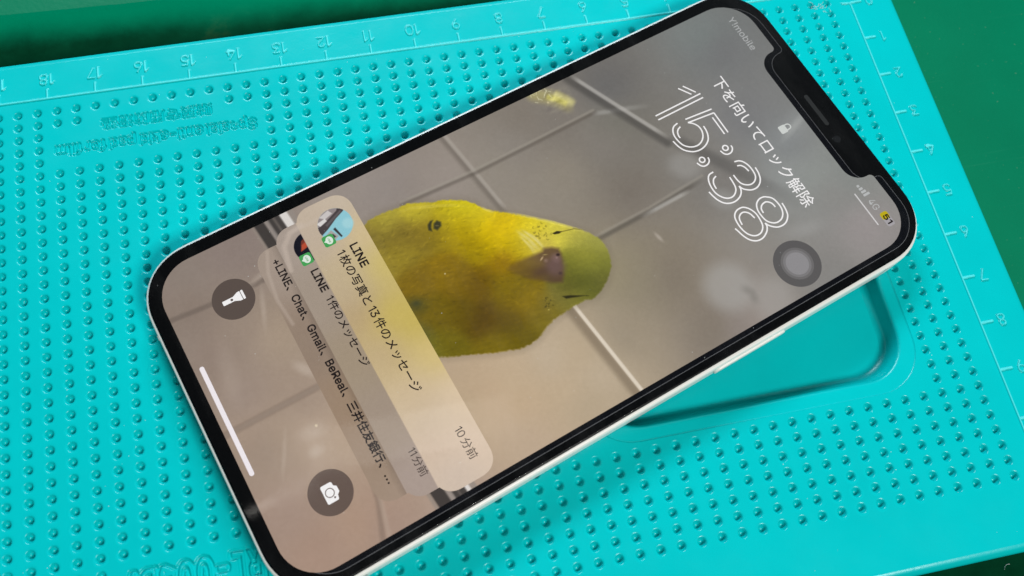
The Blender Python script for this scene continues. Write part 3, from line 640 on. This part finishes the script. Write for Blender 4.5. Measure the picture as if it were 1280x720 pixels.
over(pic, (34, 29, 16), .92 * poly_mask(DATA['eyeU'], 1.3)); stroke(pic, [tuple(q) for q in DATA['eyeUl']], (104, 94, 36), 1.2, .7, 1.2, 0, (0, .4))
over(pic, (36, 33, 18), .85 * poly_mask(DATA['eyeL'], 1.8)); stroke(pic, [tuple(np.array(DATA['eyeL'][2])), (266, 404)], (60, 56, 26), 1.2, .6, 1.4, 0, (0, .5))
for q in range(12): blob(pic, RNG.normal(250, 3.5), RNG.normal(452, 3.5), RNG.uniform(.7, 1.5), RNG.uniform(1, 2.4), (50, 46, 22), .55, RNG.uniform(0, 3), .8)
blob(pic, 257, 456, 1, 1.6, (200, 178, 84), .7); blob(pic, 160, 541, 1.2, 1.2, (226, 216, 180), .8)

def to_image(name, arr):
    im = bpy.data.images.new(name, PW, PH, alpha=False)
    px = np.ones((PH, PW, 4), np.float32); px[..., :3] = np.clip(arr[::-1] / 255, 0, 1)
    im.pixels.foreach_set(px.ravel()); im.update(); im.pack(); return im
def lit_image(name, im):
    m = bpy.data.materials.new(name); m.use_nodes = True; nt = m.node_tree; nt.nodes.remove(nt.nodes['Principled BSDF'])
    t = node(nt, 'ShaderNodeTexImage', image=im, extension='EXTEND'); e = node(nt, 'ShaderNodeEmission')
    nt.links.new(t.outputs['Color'], e.inputs['Color']); nt.links.new(e.outputs[0], nt.nodes['Material Output'].inputs['Surface']); return m
def lit_mesh(name, loop_uv, z):
    v, f = flat([pts(loop_uv)], z); me = mesh(name, v, f); uvl = me.uv_layers.new(name='UVMap')
    for lp in me.loops:
        x, y, _ = me.vertices[lp.vertex_index].co / M
        uvl.data[lp.index].uv = ((x / PT + 195) / 390, 1 - (422 - y / PT) / 844)
    return me
PIC_M = lit_image('lock_screen_picture', to_image('lock_screen_picture', pic))
ZD = 0.7900
disp = ppart('display', lit_mesh('display', display_loop(), ZD), PIC_M)

# ---- notifications: the sheets and the small pictures on them
ui = idw(DATA['card1'], 3.0, 25) + np.array([6, 3, -3]); ui += (cloud * 5 + grain * 5)[..., None]
c2 = idw(DATA['card2'], 3.0, 25) + (cloud * 5 + grain * 4)[..., None]; c3 = idw(DATA['card3'], 3.0, 25) + np.array([7, 6, 4]) + (cloud * 5 + grain * 4)[..., None]
def urr(u0, u1, v0, v1, r): return [(u, v) for u, v in rrect(u0, u1, v0, v1, r, 10, 2.2)][::-1]
C1 = (6.5, 384, 596.5, 667.5, 23); C2 = (19, 371.5, 630, 699.5, 22); C3 = (33, 360, 660, 730, 21)
dshadow, *_ = seg_dist(urr(*C1) + urr(*C1)[:1], UU, VV)
low = np.clip((VV - 667) / 1.0 + .5, 0, 1); ui = ui * (1 - low[..., None]) + c2 * low[..., None]
low = np.clip((VV - 699.5) / 1.0 + .5, 0, 1); ui = ui * (1 - low[..., None]) + c3 * low[..., None]
ui *= (1 - .10 * np.clip(1 - np.abs(VV - 700) / 8, 0, 1) * (VV > 699.5))[..., None]
blob(ui, 27, 650, 5, 60, (206, 192, 180), .25, 0, .9)
stroke(ui, [(24, 662), (27, 678), (40, 692), (70, 698)], (206, 190, 176), 6, .5, 5); stroke(ui, [(36, 712), (60, 722), (95, 727), (130, 724)], (196, 180, 166), 4, .4, 3.5)
def disc_over(cu, cv, r, rgb): over(ui, rgb, np.clip((r - np.hypot(UU - cu, VV - cv)) / .6 + .5, 0, 1))
a1 = np.hypot(UU - 42.5, VV - 626) < 21
def in1(rgb, poly, al=1.0, soft=1.0): over(ui, rgb, al * poly_mask(poly, soft) * a1)
disc_over(42.5, 626, 21, (146, 204, 216))
blob(ui, 48, 612, 9, 9, (168, 216, 224), .8)
in1((74, 66, 68), [(20, 600), (31, 610), (36, 622), (44, 636), (50, 650), (20, 650)])
in1((150, 140, 140), [(20, 612), (27, 617), (34, 634), (38, 648), (20, 650)]); in1((206, 200, 198), [(22, 626), (28, 623), (31, 634), (26, 640)]); in1((222, 218, 216), [(30, 634), (34, 633), (37, 643), (32, 646)])
in1((52, 46, 48), [(22, 636), (26, 640), (32, 650), (20, 652)]); in1((98, 90, 92), [(28, 612), (31, 613), (41, 636), (38, 637)])
in1((170, 166, 164), [(47, 634), (58, 629), (62, 640), (52, 646)]); in1((58, 56, 58), [(46, 628), (60, 625), (60.5, 627), (47, 631)]); in1((66, 62, 64), [(52, 634), (57, 632), (58, 638), (54, 639)])
over(ui, (18, 18, 30), np.clip((19 - np.hypot(UU - 53, VV - 664.5)) / .6 + .5, 0, 1) * np.clip((VV - 667.3) / .5, 0, 1)); a2 = (np.hypot(UU - 53, VV - 664.5) < 18.5) & (VV > 667.5)
over(ui, (186, 78, 50), poly_mask([(40, 662), (53, 668), (55, 677), (43, 671)], 1.5) * a2); over(ui, (120, 54, 40), poly_mask([(40, 664), (43, 671), (48, 674), (46, 668)], 1.5) * a2)
# the second card lies behind the first: nothing of its photo shows above 667.5
UI_M = lit_image('notification_sheets', to_image('notification_sheets', ui))
card3 = ppart('notification_card', lit_mesh('notification_card', urr(*C3)[::-1], 0.7905), UI_M)
card2 = ppart('notification_card', lit_mesh('notification_card', urr(*C2)[::-1], 0.7910), UI_M)
card1 = ppart('notification_card', lit_mesh('notification_card', urr(*C1)[::-1], 0.7920), UI_M)

WHITE = glow('screen_white', (250, 248, 248)); SOFT = glow('screen_soft_white', (190, 192, 192)); INK = glow('screen_ink', (34, 26, 26)); INK2 = glow('screen_dim_ink', (52, 43, 40))
DISC = glow('screen_button_grey', (92, 80, 74)); DISC2 = glow('screen_button_brown', (104, 88, 80)); GREEN = glow('screen_green', (72, 164, 88)); PALE = glow('screen_pale', (226, 238, 226))
def circle(u, v, r, n=40): return [(u + r * math.cos(2 * math.pi * k / n), v - r * math.sin(2 * math.pi * k / n)) for k in range(n)]
def sheet(name, loops, z, mat, parent=None): return ppart(name, mesh(name, *flat([pts(L) for L in loops], z)), mat, parent)
CAP = glyphs('E')[0][:, 1].max()
def text(name, body, u0, u1, vbase, z, mat, parent=None, vtop=None, bold=0.0, ref=None):
    """flat print from u0 to u1 with its baseline at vbase; vtop fits the capital height; bold in points"""
    v, f = glyphs(body); ref = ref or CAP; a, b = v[:, 0].min(), v[:, 0].max(); s = (u1 - u0) / (b - a)
    sy = s if vtop is None else (vbase - vtop) / ref
    parts = []
    for i, (dx, dy) in enumerate([(0, 0)] if bold == 0 else [(0, 0), (bold, 0), (0, bold), (bold, bold), (bold / 2, -bold / 3)]):
        parts.append(([(X(u0 + dx + (x - a) * s), Y(vbase - dy - y * sy), z + i * .00003) for x, y, _ in v], f))
    return ppart(name, mesh(name, *join(parts)), mat, parent)
def smooth(poly, n=8, closed=False):
    P = [np.array(p, float) for p in poly]; out = []
    Q = ([P[-2]] + P + [P[1]]) if closed else ([2 * P[0] - P[1]] + P + [2 * P[-1] - P[-2]])
    for i in range(1, len(Q) - 2):
        p0, p1, p2, p3 = Q[i - 1:i + 3]
        for k in range(n):
            t = k / n; out.append(.5 * (2 * p1 + (p2 - p0) * t + (2 * p0 - 5 * p1 + 4 * p2 - p3) * t ** 2 + (3 * p1 - p0 - 3 * p2 + p3) * t ** 3))
    out.append(P[-1]); return np.array(out)
def ribbon(poly, wd, z, closed=False):
    L = smooth(poly, 8, closed) if len(poly) > 2 else np.array(poly, float)
    t = np.gradient(L, axis=0); t /= np.linalg.norm(t, axis=1, keepdims=True) + 1e-9
    if closed: t[0] = t[-1] = (L[1] - L[-2]) / np.linalg.norm(L[1] - L[-2])
    n = np.c_[-t[:, 1], t[:, 0]] * wd / 2; A, B = L + n, L - n; V = [(X(u), Y(v), z) for u, v in np.r_[A, B]]; N = len(L)
    F = [(i, i + 1, N + i + 1, N + i) for i in range(N - 1)]
    return V, F
SW = 1.85
def strokes(name, lines, z, mat, parent=None, wd=SW):
    return ppart(name, mesh(name, *join([ribbon(p, wd, z + .00002 * i, p[0] == p[-1] and len(p) > 3) for i, p in enumerate(lines)])), mat, parent)
ZT = 0.7925
for k in ('one', 'five', 'three', 'eight'): strokes('clock_digit', DATA[k], ZT, WHITE)
for c, arc in zip(DATA['dots'], DATA['dotarc']):
    ring = [(c[0] + 3.55 * math.cos(2 * math.pi * k / 16), c[1] + 3.55 * math.sin(2 * math.pi * k / 16)) for k in range(16)]; ring.append(ring[0])
    strokes('clock_colon_dot', [ring, arc], ZT, WHITE)
text('unlock_prompt', '下を向いてロック解除', 92.5, 298.5, 104.8, ZT, WHITE, bold=0.12)
text('carrier_name', 'Y!mobile', 24.5, 80, 29.6, ZT, SOFT, vtop=20.2)
lock = sheet('lock_icon', [urr(190.2, 201.6, 58.2, 68.4, 2)[::-1]], ZT, glow('screen_lock', (214, 218, 214)))
ppart('shackle', mesh('shackle', *ribbon([(191.8, 58.4), (192, 54.5), (194, 52), (197.2, 52), (199, 54.5), (199.2, 58.4)], 1.6, ZT)), lock.data.materials[0], lock)
for i, (x, h) in enumerate(((305, 4), (309.6, 6), (314.2, 8), (318.8, 10.5))):
    sheet('signal_bar', [urr(x, x + 3.2, 28.9 - h * .9, 28.9, .8)[::-1]], ZT, SOFT)
text('network_name', '4G', 329, 343.5, 29.2, ZT, SOFT, vtop=20)
sheet('underline', [urr(312.8, 361, 36.6, 38.4, .8)[::-1]], ZT, glow('screen_line', (216, 214, 214)))
bat = sheet('battery_icon', [urr(349.6, 369.6, 16.6, 27.6, 3.2)[::-1]], ZT, glow('screen_battery', (172, 168, 172)))
sheet('charge_fill', [urr(349.6, 359.6, 16.6, 27.6, 3.2)[::-1]], ZT + .0003, glow('screen_yellow', (196, 178, 20)), bat)
text('charge_figure', '51', 353.6, 365.8, 25.4, ZT + .0006, INK, bat, vtop=18.4, bold=0.6)
ab = sheet('assistive_button', [circle(352.7, 159, 30)], ZT, glow('screen_assist', (94, 92, 92)))
sheet('button_ring', [circle(352.7, 159, 20.5)], ZT + .0003, glow('screen_assist_ring', (112, 110, 110)), ab)
sheet('button_ring', [circle(352.7, 159, 17.5)], ZT + .0006, glow('screen_assist_ring_pale', (128, 126, 127)), ab)
sheet('button_centre', [circle(352.7, 159, 14.4)], ZT + .0009, glow('screen_assist_core', (146, 144, 146)), ab)
fb = sheet('torch_button', [circle(70.6, 770.4, 24.9)], ZT, DISC)
ti = sheet('torch_icon', [[(68.1, 783.6), (67.8, 783), (67.8, 770), (64.9, 764), (64.6, 760.8), (76.2, 760.8), (76, 764), (73.4, 770), (73.4, 783), (73, 783.6)][::1],
                     circle(70.6, 772.6, 1.6, 14)], ZT + .0004, WHITE, fb)
sheet('torch_head', [urr(64.6, 76.2, 757.2, 760.0, 1.0)[::-1]], ZT + .0004, WHITE, fb)
cb = sheet('camera_button', [circle(318.8, 770.3, 24.8)], ZT, DISC2)
cam_loop = [(308.7, 766.2), (310, 764.9), (313.4, 764.7), (315.6, 761.6), (322, 761.4), (324.6, 764.3), (328.2, 764.8), (329.6, 766), (329.7, 777), (328.6, 778.2), (309.8, 778.3), (308.7, 777.2)][::-1]
sheet('camera_icon', [cam_loop, circle(318.9, 771.2, 5.3, 28)], ZT + .0004, WHITE, cb)
sheet('camera_lens', [circle(318.9, 771.2, 4.3, 28)], ZT + .0004, WHITE, cb); sheet('camera_flash', [circle(325.6, 768.2, 1.1, 12)], ZT + .0006, DISC2, cb)
sheet('home_bar', [urr(126.2, 262.4, 832.4, 837.8, 2.6)[::-1]], ZT, glow('screen_home_bar', (245, 238, 242)))
text('message_title', 'LINE', 74.6, 106.2, 623.8, ZT, INK, card1, vtop=614.0, bold=0.75)
text('message_text', '1枚の写真と13件のメッセージ', 75.8, 267.3, 641.2, ZT, INK, card1, bold=0.3)
text('message_time', '10分前', 324.6, 362.6, 621.2, ZT, INK2, card1)
text('message_title', 'LINE', 82, 111.4, 678.3, 0.7915, INK, card2, vtop=669.2, bold=0.75)
text('message_text', '1件のメッセージ', 120.2, 213.4, 677.6, 0.7915, INK, card2, bold=0.3)
text('message_time', '11分前', 319.8, 352.4, 677.2, 0.7915, INK2, card2)
text('message_text', '+LINE、Chat、Gmail、BeReal、三井住友銀行、…', 49.4, 341, 712.2, 0.7909, INK, card3, bold=0.6)
for cu, cv, z, par in ((57.6, 642, ZT + .0004, card1), (66.2, 675.6, 0.7917, card2)):
    bd = sheet('app_badge', [urr(cu - 7.2, cu + 7.2, cv - 7.2, cv + 7.2, 3)[::-1]], z, GREEN, par)
    V, F = flat([pts([(cu + 5.2 * math.cos(a), cv - .6 - 4.4 * math.sin(a)) for a in [2 * math.pi * k / 28 for k in range(28)]])], z + .0001)
    V2, F2 = flat([pts([(cu - 1.8, cv + 3.2), (cu + 1.8, cv + 3.4), (cu - .4, cv + 6)])], z + .00014)
    o = bd; o.data.materials.append(PALE)
    n0 = len(o.data.vertices)
    sb = mesh('app_badge', *join([([tuple(c / M for c in q.co) for q in bd.data.vertices], [tuple(p.vertices) for p in bd.data.polygons]), (V, F), (V2, F2)]))
    nf = len(bd.data.polygons); sb.materials.append(GREEN); sb.materials.append(PALE)
    for i, p in enumerate(sb.polygons): p.material_index = 0 if i < nf else 1
    bd.data = sb
    g, gf = glyphs('LINE', offset=.02); s = 6.2 / (g[:, 0].max() - g[:, 0].min())
    me = mesh('app_badge_letters', [(X(cu - 3.1 + (a - g[:, 0].min()) * s), Y(cv + .5 - bq * s), z + .0003) for a, bq, _ in g], gf)
    ppart('badge_word', me, GREEN, par)

# ---- notch hardware and the glass over everything
sp_m, nt, b = material('speaker_mesh', (0.012, 0.012, 0.012), 0.6, 0.3)
ppart('earpiece', mesh('earpiece', *flat([pts(urr(169, 219, 4.6, 10.4, 2.8)[::-1])], 0.8075)), sp_m)
lens_m, nt, b = material('lens_glass', (0.02, 0.022, 0.026), 0.15, 0.5)
ppart('front_camera', mesh('front_camera', *flat([pts(circle(240.5, 9.0, 5.0))], 0.7892)), lens_m)
def make_glass():
    m = bpy.data.materials.new('cover_glass'); m.use_nodes = True; nt = m.node_tree; nt.nodes.remove(nt.nodes['Principled BSDF'])
    tr = node(nt, 'ShaderNodeBsdfTransparent'); gl = node(nt, 'ShaderNodeBsdfGlossy'); mx = node(nt, 'ShaderNodeMixShader')
    fr = node(nt, 'ShaderNodeFresnel'); fr.inputs['IOR'].default_value = 1.5
    tc = node(nt, 'ShaderNodeTexCoord'); n = noise(nt, 45, 5, .6, tc.outputs['Object'])
    r = ramp(nt, n.outputs['Fac'], [(.45, (.02,) * 3), (.75, (.10,) * 3)]); nt.links.new(r.outputs['Color'], gl.inputs['Roughness'])
    nt.links.new(fr.outputs[0], mx.inputs[0]); nt.links.new(tr.outputs[0], mx.inputs[1]); nt.links.new(gl.outputs[0], mx.inputs[2])
    mp = node(nt, 'ShaderNodeMapping'); mp.inputs['Rotation'].default_value = (0, 0, .9); mp.inputs['Scale'].default_value = (30, 110, 1); nt.links.new(tc.outputs['Object'], mp.inputs['Vector'])
    sm = noise(nt, 1.0, 6, .68, mp.outputs['Vector']); sr = ramp(nt, sm.outputs['Fac'], [(.48, (0.0,) * 3), (.78, (0.008,) * 3)])       # greasy wipe marks
    df = node(nt, 'ShaderNodeBsdfDiffuse'); df.inputs['Color'].default_value = (.8, .8, .8, 1); ms = node(nt, 'ShaderNodeMixShader')
    nt.links.new(sr.outputs['Color'], ms.inputs[0]); nt.links.new(mx.outputs[0], ms.inputs[1]); nt.links.new(df.outputs[0], ms.inputs[2])
    nt.links.new(ms.outputs[0], nt.nodes['Material Output'].inputs['Surface']); return m
v, f = slab(GX0 + .03, GX1 - .03, GB + .03, GT - .03, 1.09, 0.803, 0.806, 0.0004, 14, 2.15)
ppart('cover_glass', mesh('cover_glass', v, f), make_glass())

# ---------------------------------------------------------------- specks of dust and lint
dust_m, *_ = material('dust', (0.75, 0.78, 0.76), 0.9, 0.1)
def speck(x, y, z, r):
    a = RNG.uniform(0, 6.28); q = [a + k * math.pi / 2 + RNG.uniform(-.3, .3) for k in range(4)]
    V = [(x + r * math.cos(t) * RNG.uniform(.5, 1.3), y + r * math.sin(t) * RNG.uniform(.5, 1.3), z) for t in q] + [(x, y, z + r * .7)]
    return V, [(0, 1, 4), (1, 2, 4), (2, 3, 4), (3, 0, 4), (3, 2, 1, 0)]
def hair(x, y, z, l, r):
    a = RNG.uniform(0, 6.28); bend = RNG.uniform(-2, 2); P = []
    for k in range(7):
        P.append((x, y)); x += l / 6 * math.cos(a); y += l / 6 * math.sin(a); a += bend / 6
    V, F = [], []
    for k, (px, py) in enumerate(P):
        t = P[min(k + 1, 6)]; o = P[max(k - 1, 0)]; dx, dy = t[0] - o[0], t[1] - o[1]; n = math.hypot(dx, dy); nx, ny = -dy / n * r, dx / n * r
        V += [(px + nx, py + ny, z), (px - nx, py - ny, z), (px, py, z + r * 1.6)]
    for k in range(6):
        for i in range(3): F.append((k * 3 + i, k * 3 + (i + 1) % 3, k * 3 + 3 + (i + 1) % 3, k * 3 + 3 + i))
    return V, F
parts = []
cs, sn = math.cos(TH), math.sin(TH)
for q in range(80):
    a, bq = RNG.uniform(-3.3, 3.3), RNG.uniform(-7, 7)
    x, y = PC[0] + a * sn + bq * cs, PC[1] - a * cs + bq * sn; parts.append(speck(x, y, .8062, RNG.uniform(.003, .008)))
for q in range(160):
    x, y = RNG.uniform(-20, 1.3), RNG.uniform(-12.6, .9)
    if not under_phone(x, y, -.2) and not (RIM[0] < x < RIM[1] and RIM[2] < y < RIM[3]): parts.append(speck(x, y, .001, RNG.uniform(.004, .01)))
for q in range(40):
    x, y = RNG.uniform(-6, 1.0), RNG.uniform(-14.2, -12.9); z = MAT_BOTTOM + .002
    parts.append(hair(x, y, z, RNG.uniform(.05, .2), .004))
for q in range(16): parts.append(hair(-.45 + RNG.normal(0, .14), -.42 + RNG.normal(0, .1), .004 + RNG.uniform(0, .01), RNG.uniform(.06, .16), .0025))
d = obj('dust', mesh('dust', *join(parts)), dust_m); d['kind'] = 'stuff'
